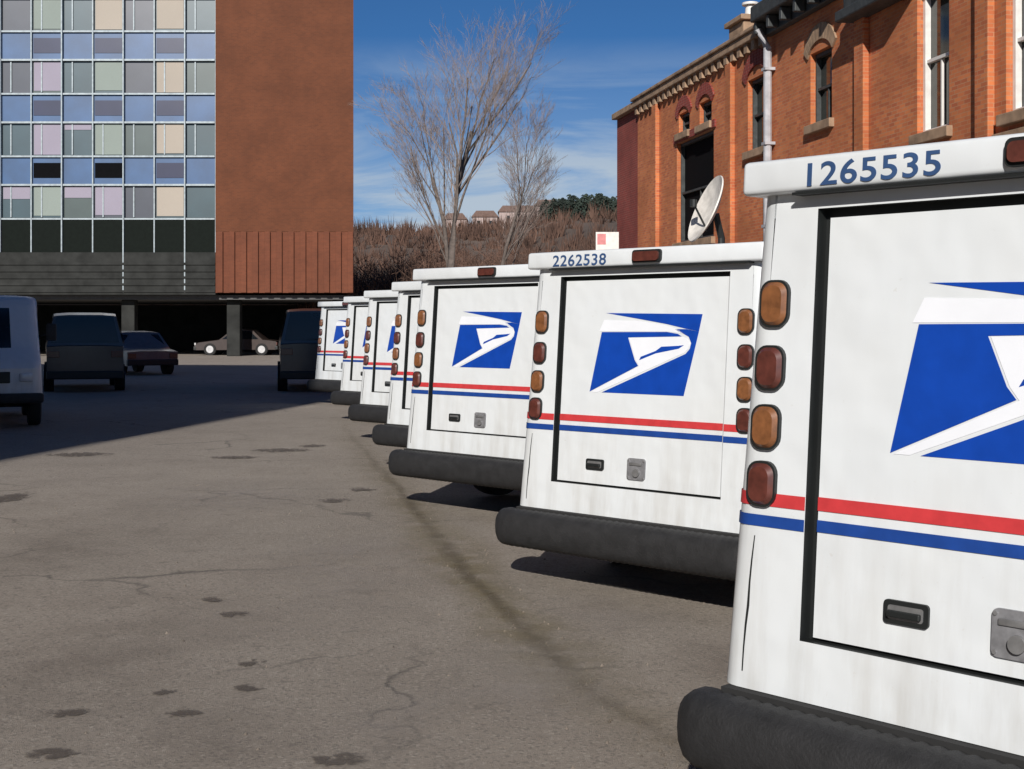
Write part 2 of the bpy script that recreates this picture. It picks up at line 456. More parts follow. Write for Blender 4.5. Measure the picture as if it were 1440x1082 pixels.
    for k in range(18):
        a = 2*math.pi*k/18
        prof.append((-.085+.105*math.copysign(abs(math.cos(a))**.75, math.cos(a)), .385+.118*math.copysign(abs(math.sin(a))**.75, math.sin(a))))
    xs = []
    L = 1.03
    for k in range(6): xs.append((-L+.10*(1-math.cos(R(90*k/5))) , math.sin(R(90*k/5))*.999+.001))
    N = 74
    for k in range(1, N): xs.append((-L+.10+(2*L-.2)*k/N, 1.0 if k % 2 else .95))
    for k in range(6): xs.append((L-.10*(1-math.cos(R(90*(5-k)/5))), math.sin(R(90*(5-k)/5))*.999+.001))
    rings = [[bm.verts.new((x, -.085+(y+.085)*s+.05*max(0, abs(x)-.88)/.15, .385+(z-.385)*s)) for y, z in prof] for x, s in xs]
    for a, b in zip(rings, rings[1:]):
        for i in range(18): bm.faces.new((a[i], a[(i+1) % 18], b[(i+1) % 18], b[i]))
    link('bumper', bm, M['black'], root, True)
    # chassis
    bm = bmesh.new()
    box(bm, -.42, -.34, .05, 4.1, .34, .50); box(bm, .34, .42, .05, 4.1, .34, .50)
    box(bm, -.90, .90, .06, 4.2, .50, .53)
    box(bm, -.90, .90, -.03, .055, .42, .508)  # filler bar added to stop light slipping between bumper and body
    cyl(bm, (0, 1.06, .34), .05, 1.5, 'X', 14); cyl(bm, (0, 1.06, .34), .13, .26, 'X', 16)
    cyl(bm, (0, 3.64, .34), .04, 1.4, 'X', 12)
    box(bm, .10, .72, .25, .62, .26, .50, .05)
    for s in (-1, 1): box(bm, s*.80-.11, s*.80+.11, .56, .57, .20, .52); box(bm, s*.62-.02, s*.62+.02, .6, 4.1, .5, .86)
    link('chassis', bm, M['under'], root)
    bm = bmesh.new(); pts = [Vector((.55, 1.4, .30)), Vector((.58, .7, .29)), Vector((.60, .02, .27))]
    tube(bm, pts, [.025]*3, 10); link('exhaust', bm, M['grey'], root, 'auto')
    for y in (1.06, 3.64):
        for s in (-1, 1):
            bm = bmesh.new()
            rp = [(.20, .10), (.30, .105), (.335, .085), (.342, .04), (.342, -.04), (.335, -.085), (.30, -.105), (.20, -.10)]
            ring = [[bm.verts.new((s*.805+t, y+rr*math.cos(2*math.pi*k/36), .342+rr*math.sin(2*math.pi*k/36))) for k in range(36)] for rr, t in rp]
            for a, b in zip(ring, ring[1:]):
                for k in range(36): bm.faces.new((a[k], a[(k+1) % 36], b[(k+1) % 36], b[k]))
            wobj = link('wheel', bm, M['tyre'], root, 'auto')
            bm = bmesh.new(); cyl(bm, (s*.87, y, .342), .205, .03, 'X', 30); cyl(bm, (s*.89, y, .342), .08, .05, 'X', 20, .06)
            for k in range(8):
                a = k*math.pi/4; cyl(bm, (s*.887, y+.14*math.cos(a), .342+.14*math.sin(a)), .022, .012, 'X', 10)
            link('rim', bm, M['rim'], wobj, 'auto')
    # cab: windscreen, side windows, doors, mirrors, lamps, grille
    bm = bmesh.new()
    a = []
    for z in (1.27, 1.60, 1.92):
        y = yf(z)
        a.append([bm.verts.new((x*(hw(z)-.10), shear(y, z)+.012-.10*abs(x)**4, z)) for x in (-1, -.6, 0, .6, 1)])
    for p, q_ in zip(a, a[1:]):
        for i in range(4): bm.faces.new((p[i], p[i+1], q_[i+1], q_[i]))
    bmesh.ops.solidify(bm, geom=bm.faces[:], thickness=.008)
    link('windscreen', bm, M['wglass'], root, True)
    for s in (-1, 1):
        bm = bmesh.new()
        h1, h2 = hw(1.3)+.004, hw(1.85)+.004
        vs = [(s*h1, 2.55, 1.28), (s*h1, 3.62, 1.28), (s*h2, 3.30, 1.86), (s*h2, 2.55, 1.86)]
        f = bm.faces.new([bm.verts.new(v) for v in vs]); bmesh.ops.solidify(bm, geom=[f], thickness=.006)
        sd = bmesh.new()
        hh_ = hw(.6)+.003; ht = hw(1.93)+.003
        rim_pts = [(2.46, .60), (3.14, .60), (3.14, 1.93), (2.46, 1.93)]
        for (ya, za), (yb, zb_) in zip(rim_pts, rim_pts[1:]+rim_pts[:1]):
            p = Vector((s*(hw(za)+.004), ya, za)); q_ = Vector((s*(hw(zb_)+.004), yb, zb_)); tube(sd, [p, q_], [.006, .006], 4)
        dr = link('side_door', sd, M['trim'], root)
        link('side_window', bm, M['wglass'], dr)
        bm = bmesh.new()
        tube(bm, [Vector((s*.86, 3.55, 1.45)), Vector((s*1.06, 3.72, 1.50))], [.012, .012], 6)
        box(bm, s*1.07-.08, s*1.07+.08, 3.70, 3.74, 1.38, 1.66, .02)
        link('mirror', bm, M['black'], root, 'auto')
        bm = bmesh.new(); box(bm, s*.66-.10, s*.66+.10, 4.37, 4.425, .74, .88, .015); link('headlight', bm, M['lamp'], root, 'auto')
    bm = bmesh.new()
    box(bm, -.42, .42, 4.385, 4.412, .72, .90, .01)
    for k in range(5): box(bm, -.40, .40, 4.413, 4.425, .742+k*.033, .752+k*.033)
    link('grille', bm, M['trim'], root)
    bm = bmesh.new(); box(bm, -.92, .92, 4.36, 4.50, .40, .56, .04); link('front_bumper', bm, M['black'], root, 'auto')
    return root
def copy_tree(o, parent=None):
    c = o.copy(); COL.objects.link(c)
    if parent: c.parent = parent
    for ch in list(o.children): copy_tree(ch, c)
    return c
truck0 = build_truck()
SA, CA = math.sin, math.cos
def corner(px, d, a):          # root position whose left rear corner stands at photo column px
    a = R(a); zc = d+.94*SA(a)
    return Vector(((px-720)/F*zc+.94*CA(a), d, 0))
TR = [ # position, heading, height offset, label, number
 (Vector((1.280, 3.482, .011)), 46.96, 'white mail truck nearest the camera, cut by the right edge of the photo', '1265535'),
 (Vector((.698, 7.939, -.033)), 43.8, 'second nearest white mail truck, whole blue emblem in view, below the white dish', '2262538'),
 (Vector((-.316, 11.443, .013)), 44.7, 'third mail truck from the camera, its blue emblem half as big as the second one\'s', None),
 (corner(540, 14.65, 45.5), 45.5, 'mail truck directly left of the third one, only a strip of its rear showing', None),
 (corner(503, 18.5, 45.5), 45.5, 'fifth mail truck along the row, narrow white strip with a dark roof seam', None),
 (corner(476, 22.45, 45.5), 45.5, 'sixth mail truck along the row, next to last before the dark van', None),
 (corner(441, 27.4, 45.5), 45.5, 'farthest and smallest white mail truck of the row, right of the dark van', None)]
trucks = []
for i, (loc, a, lab, num) in enumerate(TR):
    t = truck0 if i == 0 else copy_tree(truck0)
    t.location = loc; t.rotation_euler.z = -R(a)
    tag(t, lab, 'mail truck', 'white mail trucks parked side by side')
    trucks.append((t, num))
lt = copy_tree(truck0); lt.location = (-9.95, 25.0, 0); lt.rotation_euler.z = R(180+22)
tag(lt, 'mail truck standing in deep shade at the left edge, its front turned to the camera', 'mail truck', 'white mail trucks parked side by side')
for t, num in trucks:
    if not num: continue
    me = text_mesh(num, .098, M['ink'])
    o = bpy.data.objects.new('number', me); COL.objects.link(o)
    hd = [c for c in t.children if c.name.startswith('header')][0]
    o.parent = hd
    xs = [v.co.x for v in me.vertices]; k = .435/(max(xs)-min(xs))
    o.location = (-.672, shear(-.055, 2.07)-.003, 2.036); o.scale = (k, 1, 1); o.rotation_euler.x = -math.atan(TILT)

# ------------------------------------------------------------------ ground
bm = bmesh.new()
n = 60
vs = [[bm.verts.new((-250+500*i/n, -40+460*j/n, 0)) for j in range(n+1)] for i in range(n+1)]
for i in range(n):
    for j in range(n): bm.faces.new((vs[i][j], vs[i+1][j], vs[i+1][j+1], vs[i][j+1]))
tag(link('ground', bm, asphalt()), kind='structure')
def strip(name, pts, widths, mat, z=.004):
    bm = bmesh.new(); uvl = bm.loops.layers.uv.new('UVMap')
    L = [];  N = len(pts)
    for i, p in enumerate(pts):
        d = (pts[min(i+1, N-1)]-pts[max(0, i-1)]).normalized(); s = Vector((d.y, -d.x, 0))*widths[i]/2
        L.append((bm.verts.new((p-s).to_tuple()[:2]+(z,)), bm.verts.new((p+s).to_tuple()[:2]+(z,)), i/(N-1)))
    for a, b in zip(L, L[1:]):
        f = bm.faces.new((a[0], a[1], b[1], b[0]))
        for lp, uv in zip(f.loops, ((0, a[2]), (1, a[2]), (1, b[2]), (0, b[2]))): lp[uvl].uv = uv
    return tag(link(name, bm, mat), kind='structure')
def smooth_path(pts, n=10):
    out = []
    for i in range(len(pts)-1):
        p0, p1, p2, p3 = pts[max(i-1, 0)], pts[i], pts[i+1], pts[min(i+2, len(pts)-1)]
        for k in range(n):
            t = k/n
            out.append(.5*((2*p1)+(p2-p0)*t+(2*p0-5*p1+4*p2-p3)*t*t+(-p0+3*p1-3*p2+p3)*t**3))
    return out+[pts[-1]]
path = smooth_path([gnd(x, y) for x, y in ((478, 590), (500, 622), (545, 672), (590, 725), (645, 790), (700, 850), (770, 915), (850, 985), (945, 1050), (1060, 1130))])
jit = [p+Vector((noise.noise(p*1.4)*.05, 0, 0)) for p in path]
w0 = [.20+.10*noise.noise(p*.8) for p in path]
strip('gutter_stain', jit, [w*3.2 for w in w0], stain('olive_dirt', (.22, .18, .10), .7, 3.5), .004)
strip('gutter_seam', jit, [w*.75 for w in w0], stain('dark_seam', (.125, .10, .065), .75, 5), .008)
dk = stain('dark_patch', (.10, .082, .068), .7, 12, True)
def blob(px, py, wpx, hpx, mat=dk, z=.005, name='asphalt_stain_and_shade'):
    a, b = gnd(px-wpx/2, py), gnd(px+wpx/2, py); top, bot = gnd(px, py-hpx/2), gnd(px, py+hpx/2)
    wy = (top-bot).length
    pts = [a+(b-a)*k/8 for k in range(9)]
    strip(name, pts, [wy]*9, mat, z)
for k, b in enumerate(((355, 934, 62, 16), (352, 968, 80, 16), (255, 1005, 90, 18), (230, 975, 60, 14), (330, 865, 70, 14), (70, 1062, 120, 22), (95, 1005, 110, 18),
          (475, 1070, 130, 30), (395, 634, 130, 9), (440, 628, 60, 7), (330, 644, 110, 7), (10, 702, 90, 24), (110, 640, 150, 9), (470, 705, 70, 9), (510, 690, 60, 8), (560, 648, 60, 7), (300, 845, 60, 10))):  # stains, plus a shadow spot painted dark at the left edge
    blob(*b, z=.005+.0004*k)
lightp = stain('pale_wear', (.36, .32, .28), .5, 1.6)
for k, b in enumerate(((480, 800, 330, 190), (740, 960, 300, 160), (560, 1020, 260, 130), (330, 700, 330, 60), (860, 860, 220, 90))): blob(*b, mat=lightp, z=.0125+.0004*k, name='worn_patch')
darkp = stain('brown_wear', (.19, .158, .13), .32, 2.4)
for k, b in enumerate(((120, 930, 420, 240), (60, 780, 320, 120), (330, 1040, 300, 110), (1010, 930, 200, 90))): blob(*b, mat=darkp, z=.010+.0004*k, name='worn_patch')
# loose grit and leaves
bm = bmesh.new()
for _ in range(900):
    d = random.uniform(4.2, 26); x = random.uniform(-.42, .36)*d
    if random.random() < .4: 
        q = random.choice(path); x, d = q.x+random.gauss(0, .18), q.y+random.gauss(0, .25)
    r = random.uniform(.003, .011)
    c = Vector((x, d, r*.5)); vv = [bm.verts.new(c+Vector((math.cos(a)*r*random.uniform(.7, 1.3), math.sin(a)*r*random.uniform(.7, 1.3), -r*.5))) for a in (0, 1.3, 2.5, 3.8, 5)]
    tp = bm.verts.new(c+Vector((0, 0, r*.6)))
    for i in range(5): bm.faces.new((vv[i], vv[(i+1) % 5], tp))
tag(link('loose_grit', bm, simple('grit', (.15, .125, .10), .9, var=.6, scale=3)), 'small stones and grit scattered over the sunlit brown asphalt', 'grit', kind='stuff')

# ------------------------------------------------------------------ tower over the parking deck
TD = 70.0
def tx(px): return (px-720)/F*TD
def tz(py): return HC+(HZ-py)/F*TD
tower = empty('office_tower', (0, TD, 0))
tag(tower, 'tall block with coloured window grid beside a blank brown brick wall', 'building')
ZT = 30.0; xl, xm, xr = -46.0, tx(303), tx(497); z0 = tz(412); zg = tz(308); zr = tz(326)
def rake(bm):      # the east flank of the block runs back at an angle
    for v in bm.verts:
        if v.co.y > 10 and v.co.x > xm+1: v.co.x -= 3.0
bm = bmesh.new(); box(bm, xm, xr, 0, 18, zr, ZT); rake(bm); link('brick_wall', bm, M['tbrick'], tower)
bm = bmesh.new(); box(bm, xm, xr, .02, 18, z0, zr-.003)
k = xm+.1
while k < xr-.3: box(bm, k, k+.30, -.10, .019, z0, zr-.003, .03); k += .62
rake(bm); link('ribbed_base', bm, M['tribbed'], tower)
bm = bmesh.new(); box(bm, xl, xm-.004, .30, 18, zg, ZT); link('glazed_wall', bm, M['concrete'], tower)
bm = bmesh.new(); box(bm, xl, xm-.004, .12, 18, tz(355), zg-.004); link('painted_shade_storey', bm, spec0(simple('painted_shade_glazing', (.006, .009, .007), .7)), tower)  # cast shade over this storey is painted in as near-black colour
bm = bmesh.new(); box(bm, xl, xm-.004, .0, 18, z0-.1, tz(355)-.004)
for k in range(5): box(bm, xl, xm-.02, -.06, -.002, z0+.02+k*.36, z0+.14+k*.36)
link('painted_shade_band', bm, M['concrete'], tower)  # shade on this band is put into its dark colour
PX = 43.3*TD/F; FH = 88.0*TD/F
xs = [xm-PX*(k+1) for k in range(11)]
rows = [zg+FH*r for r in range(6)]
for r, zb in enumerate(rows):
    bm = bmesh.new(); box(bm, xs[-1], xm-.02, .18, .298, zb+FH*.545, min(zb+FH-.01, ZT)); link('spandrel', bm, M['spandrel'], tower)
    for c, x in enumerate(xs):
        light = c % 2 == 1
        bm = bmesh.new(); box(bm, x+.06, x+PX-.06, .22, .298, zb+.08, zb+FH*.53)
        wn = link('window', bm, random.choice(M['tg']), tower)
        if light or random.random() < .2:
            lo_ = random.uniform(.0, .10) if light else random.uniform(.5, .8)
            bm = bmesh.new(); box(bm, x+.10, x+PX-.10, .190, .218, zb+.10+FH*.5*lo_, zb+FH*.52, 0)
            link('blind', bm, M['blind'][0] if c == 1 else random.choice(M['blind'][1:3] if r < 3 else M['blind']), wn)
        if random.random() < .75:
            bm = bmesh.new(); box(bm, x+PX*.30, x+PX*.34, .150, .189, zb+.10, zb+FH*.52); link('sash', bm, M['mull'], wn)
        if light:
            bm = bmesh.new(); box(bm, x+.09, x+PX-.09, .155, .179, zb+FH*.66, zb+FH*.90); link('hopper_window', bm, M['hop'][1 if (r == 0 and c in (3, 5)) else 0], wn)
bm = bmesh.new()
for c in range(12): box(bm, xm-PX*c-.035, xm-PX*c+.035, -.02 if c % 2 else .04, .30, z0 if c < 5 else tz(355), ZT, .01)
for zb in rows:
    box(bm, xs[-1], xm-.06, .06, .17, zb-.04, zb+.05); box(bm, xs[-1], xm-.06, .06, .17, zb+FH*.53, zb+FH*.56)
link('mullions', bm, M['mull'], tower)
bm = bmesh.new(); box(bm, xl, xr-.1, .5, 18, z0-.35, z0-.11); rake(bm); link('soffit', bm, M['soffit'], tower)
for k in range(7):
    bm = bmesh.new(); x = xr-.9-k*5.6; box(bm, x-.35, x+.35, 1.0, 1.7, 0, z0-.36, .04); link('column', bm, M['concrete'], tower)
bm = bmesh.new(); box(bm, xl, xr-2.6, 17, 17.4, 0, z0-.37); link('back_wall', bm, M['concrete'], tower)
bm = bmesh.new(); box(bm, xl, xr, 0, 18, ZT+.003, ZT+.5); rake(bm); link('roof', bm, M['cornice'], tower)

# neighbour outside the frame on the left: it throws the shade over that side of the yard
TRV = .17
nb = empty('neighbour_building', (-6.6, 14.2, 0), -math.atan(TRV))
tag(nb, 'plain brick building beyond the left edge that shades that side of the yard', 'building')
bm = bmesh.new(); box(bm, -26, 0, -38, 0, 0, 20.5); link('wall', bm, M['tbrick'], nb)
bm = bmesh.new(); box(bm, -26.2, .15, -38.2, .15, 20.51, 20.9); link('roof', bm, M['cornice'], nb)
for i in range(6):
    for j in range(5):
        bm = bmesh.new(); box(bm, .002, .06, -36+i*6, -34.2+i*6, 2.2+j*3.7, 4.2+j*3.7); w_ = link('window', bm, M['dglass'], nb)
        bm = bmesh.new(); box(bm, .002, .12, -36.1+i*6, -34.1+i*6, 2.05+j*3.7, 2.19+j*3.7); link('sill', bm, M['stone'], w_)

# ------------------------------------------------------------------ brick building on the right
X0, KX = 12.5, -.19
AL = math.atan(-KX)
def vd(px): return F*X0/(px-363.0)              # depth where the facade meets column px
def vs_(d): return d/CA(AL)                      # distance along the facade from (X0,0)
def vz(py, d): return HC+(HZ-py)/F*d
vict = empty('brick_hall', (X0, 0, 0), AL+math.pi/2)     # local +x runs away along the facade, local +y points to the yard
tag(vict, 'old orange brick building with arched windows and dark cornice behind the trucks', 'building')
sA, sB, sC, sD = vs_(19), vs_(vd(1085)), vs_(vd(897)), vs_(vd(868))
def wall_with_openings(bm, s0, s1, z0_, z1, ops, t=.5, mi=0):
    """front face pierced by openings (a,b,za,zb,arch)"""
    cuts_s = sorted({s0, s1}|{v for o in ops for v in (o[0], o[1])}); cuts_z = sorted({z0_, z1}|{v for o in ops for v in (o[2], o[3])})
    for a, b in zip(cuts_s, cuts_s[1:]):
        for c, d in zip(cuts_z, cuts_z[1:]):
            m_s, m_z = (a+b)/2, (c+d)/2
            if any(o[0] < m_s < o[1] and o[2] < m_z < o[3] for o in ops): continue
            f = bm.faces.new([bm.verts.new(v) for v in ((a, 0, c), (b, 0, c), (b, 0, d), (a, 0, d))]); f.material_index = mi
    for a, b, c, d, *_ in ops:
        for q in (((a, 0, c), (a, -.28, c), (a, -.28, d), (a, 0, d)), ((b, 0, c), (b, 0, d), (b, -.28, d), (b, -.28, c)),
                  ((a, 0, d), (a, -.28, d), (b, -.28, d), (b, 0, d)), ((a, 0, c), (b, 0, c), (b, -.28, c), (a, -.28, c))):
            f = bm.faces.new([bm.verts.new(v) for v in q]); f.material_index = mi
    for q in (((s0, 0, z1), (s1, 0, z1), (s1, -12, z1), (s0, -12, z1)), ((s0, 0, z0_), (s0, 0, z1), (s0, -12, z1), (s0, -12, z0_)), ((s1, 0, z0_), (s1, -12, z0_), (s1, -12, z1), (s1, 0, z1))):
        f = bm.faces.new([bm.verts.new(v) for v in q]); f.material_index = mi
def op(pa, pb, ya, yb):
    d = (vd(pa)+vd(pb))/2
    s = sorted((vs_(vd(pa)), vs_(vd(pb))))
    return [s[0], s[1], vz(yb, d), vz(ya, d)]
opsN = [op(1140, 1170, 70, 172), op(1290, 1335, -25, 184), op(1415, 1480, -60, 152)]
opsF = [op(952, 1004, 192, 338), op(984, 1001, 142, 174), op(955, 970, 158, 186), op(1052, 1078, 108, 210)]
HN, HF = 9.25, 8.95
lowN = [[s-.6, s+.6, 1.2, 3.6] for s in (vs_(21.5), vs_(25), vs_(28.7), vs_(31))]
lowF = [[s-.55, s+.55, 1.0, 3.2] for s in (vs_(34.5), vs_(38), vs_(41.5))]
bm = bmesh.new(); wall_with_openings(bm, sA, sB, 0, HN, opsN+lowN); link('wall', bm, M['vbrick'], vict)
bm = bmesh.new(); wall_with_openings(bm, sB+.01, sC, 0, HF, opsF+lowF); link('wall', bm, M['vbrick'], vict)
bm = bmesh.new(); wall_with_openings(bm, sC+.01, sD, 0, HF-.1, []); link('end_bay', bm, M['rbrick'], vict)
for i, o in enumerate(opsN+opsF+lowN+lowF):
    a, b, c, d = o
    m_ = (a+b)/2; w_ = b-a
    bm = bmesh.new(); box(bm, a+.02, b-.02, -.26, -.24, c+.02, d-.02); wn = link('window', bm, M['hop'][1] if w_ > 2 else M['dglass'], vict)
    bm = bmesh.new()
    t = .09 if i in (1, 2) else .06
    box(bm, a+.005, a+t, -.235, -.12, c+.01, d-.01); box(bm, b-t, b-.005, -.235, -.12, c+.01, d-.01)
    box(bm, a+t+.003, b-t-.003, -.235, -.12, d-.09, d-.01); box(bm, a+t+.003, b-t-.003, -.235, -.12, c+.01, c+.08)
    box(bm, a+t+.003, b-t-.003, -.235, -.15, (c+d)/2-.03, (c+d)/2+.03); box(bm, m_-.02, m_+.02, -.235, -.17, c+.085, (c+d)/2-.033)
    link('frame', bm, M['frame'] if i in (1, 2) else M['cornice'], wn)
    bm = bmesh.new(); box(bm, a-.12, b+.12, -.10, .12, c-.20, c-.003, .015); link('sill', bm, M['stone'], wn)
    if w_ > 2:
        bm = bmesh.new(); box(bm, a-.2, b+.2, .003, .05, d+.01, d+.22); link('lintel', bm, M['rbrick'], wn); continue
    bm = bmesh.new()                                     # arch of darker bricks
    zc = d-.10*w_; r0 = w_*.56; N = 11
    for k in range(N):
        a0, a1 = math.pi*(.12+.76*k/N), math.pi*(.12+.76*(k+1)/N)-.02
        pts = [(m_+r0*1.12*math.cos(t_), d-.28+r0*.80*math.sin(t_)*rr) for t_, rr in ((a0, 1.0), (a1, 1.0))]
        pts += [(m_+r0*1.45*math.cos(t_), d-.24+r0*1.30*math.sin(t_)) for t_ in (a1, a0)]
        poly_prism(bm, pts, .003, .05)
    link('arch', bm, M['stone'] if i == 0 else M['rbrick'], wn)
# cornice, brackets, coping, roof
bm = bmesh.new()
box(bm, sA, sB, .005, .55, HN-.28, HN+.10, .03); box(bm, sA, sB, .005, .22, HN-.60, HN-.285, .02)
s = sA
while s < sB: box(bm, s, s+.14, .225, .48, HN-.58, HN-.29, .02); s += .8
link('cornice', bm, M['cornice'], vict)
bm = bmesh.new(); box(bm, sB+.02, sD, .005, .20, HF-.18, HF+.02, .02); box(bm, sB+.02, sC, -.3, .26, HF+.023, HF+.12, .02)
s = sB+.3
while s < sC: box(bm, s, s+.22, .005, .14, HF-.42, HF-.183); s += .5
link('coping', bm, M['stone'], vict)
bm = bmesh.new()
f = [bm.verts.new(v) for v in ((sA, .1, HN+.11), (sB, .1, HN+.11), (sB, -6, HN+1.6), (sA, -6, HN+1.6))]; bm.faces.new(f)
f = [bm.verts.new(v) for v in ((sA, -12, HN+.11), (sB, -12, HN+.11), (sB, -6, HN+1.6), (sA, -6, HN+1.6))]; bm.faces.new(f)
bmesh.ops.solidify(bm, geom=bm.faces[:], thickness=.06); link('roof', bm, M['roofm'], vict)
# low dark balcony-like eave and pilasters
bm = bmesh.new(); e = op(1205, 1288, -30, 14); box(bm, e[0], e[1], .01, .50, e[2], e[2]+.22, .03); box(bm, e[0]+.1, e[1]-.1, .01, .35, e[2]+.225, e[2]+.5, .02); link('dark_eave', bm, M['cornice'], vict)
for px in (1216, 1390, 1030, 925):
    bm = bmesh.new(); s = vs_(vd(px)); box(bm, s-.22, s+.22, .003, .14, 0, (HN-.61) if px > 1085 else HF-.43, .02); link('pilaster', bm, M['vbrick'], vict)
bm = bmesh.new(); s = sB-.15; tube(bm, [Vector((s, .16, 0)), Vector((s, .16, HN-.9)), Vector((s, .40, HN-.45))], [.10]*3, 10)
for z in (2, 4, 6, 7.8): box(bm, s-.13, s+.13, .01, .27, z, z+.07)
link('downpipe', bm, M['pipe'], vict, 'auto')
bm = bmesh.new(); box(bm, sA, sB-.5, .004, .07, 4.72, 4.86, .01); link('string_course', bm, M['stone'], vict)
bm = bmesh.new(); s = vs_(vd(1030)); box(bm, s-.55, s+.55, -.9, -.1, HF+.0, HF+.62, .03); box(bm, s-.65, s+.65, -1.0, 0, HF+.622, HF+.76, .02)
link('chimney', bm, M['stone'], vict)
bm = bmesh.new(); cyl(bm, (s, -.5, HF+.95), .16, .36, 'Z', 14, .12); cyl(bm, (s, -.5, HF+1.17), .22, .06, 'Z', 14); link('vent_cap', bm, M['frame'], vict, 'auto')

# white dish on a post in front of the building
d = 18.5
c = at(1004, 299, d)
dish = empty('satellite_dish', (c.x, c.y, 0))
tag(dish, 'white tilted dish on a dark post above the roof of the second truck', 'dish')
bm = bmesh.new()
rings = []
for i in range(9):
    rr = .50*i/8
    rings.append([bm.verts.new((rr*math.cos(2*math.pi*k/36), rr*math.sin(2*math.pi*k/36), (.5*rr*rr))) for k in range(36)])
for a, b in zip(rings, rings[1:]):
    for k in range(36): bm.faces.new((a[k], a[(k+1) % 36], b[(k+1) % 36], b[k]))
bmesh.ops.remove_doubles(bm, verts=bm.verts, dist=1e-5)
bmesh.ops.solidify(bm, geom=bm.faces[:], thickness=.02)
nrm = Vector((-.90, -.15, .38)).normalized()
rot = nrm.to_track_quat('Z', 'Y').to_matrix().to_4x4()
bmesh.ops.transform(bm, matrix=Matrix.Translation((0, 0, c.z))@rot, verts=bm.verts)
reflector = link('reflector', bm, M['dish'], dish, 'auto')
bm = bmesh.new(); fc = Vector((0, 0, c.z))+nrm*.32
tube(bm, [Vector((0, 0, c.z-.3))+nrm*.1, fc], [.015, .015], 6); cyl(bm, fc, .05, .1, 'Z', 10); link('feed_arm', bm, M['trim'], dish)
bm = bmesh.new(); tube(bm, [Vector((.12, .1, 0)), Vector((.12, .1, c.z-.35)), Vector((.03, .03, c.z-.02))], [.05]*3, 10); box(bm, -.13, .37, -.15, .35, 0, .05); link('post', bm, M['trim'], dish)

# small sign beyond the second truck
c = at(854, 342, 44); sg = empty('board_sign', (c.x, c.y, 0)); tag(sg, 'small white and pink board on a post just above the second truck\'s roof', 'sign')
bm = bmesh.new(); box(bm, -.38, .38, -.03, .03, c.z-.36, c.z+.36, .01); link('board', bm, M['frame'], sg)
bm = bmesh.new(); box(bm, -.33, -.05, -.038, -.032, c.z-.05, c.z+.30); link('pink_panel', bm, simple('pink', (.60, .22, .22), .6), sg)
bm = bmesh.new(); cyl(bm, (0, 0, (c.z-.37)/2), .045, c.z-.37, 'Z', 10); link('post', bm, M['pipe'], sg)

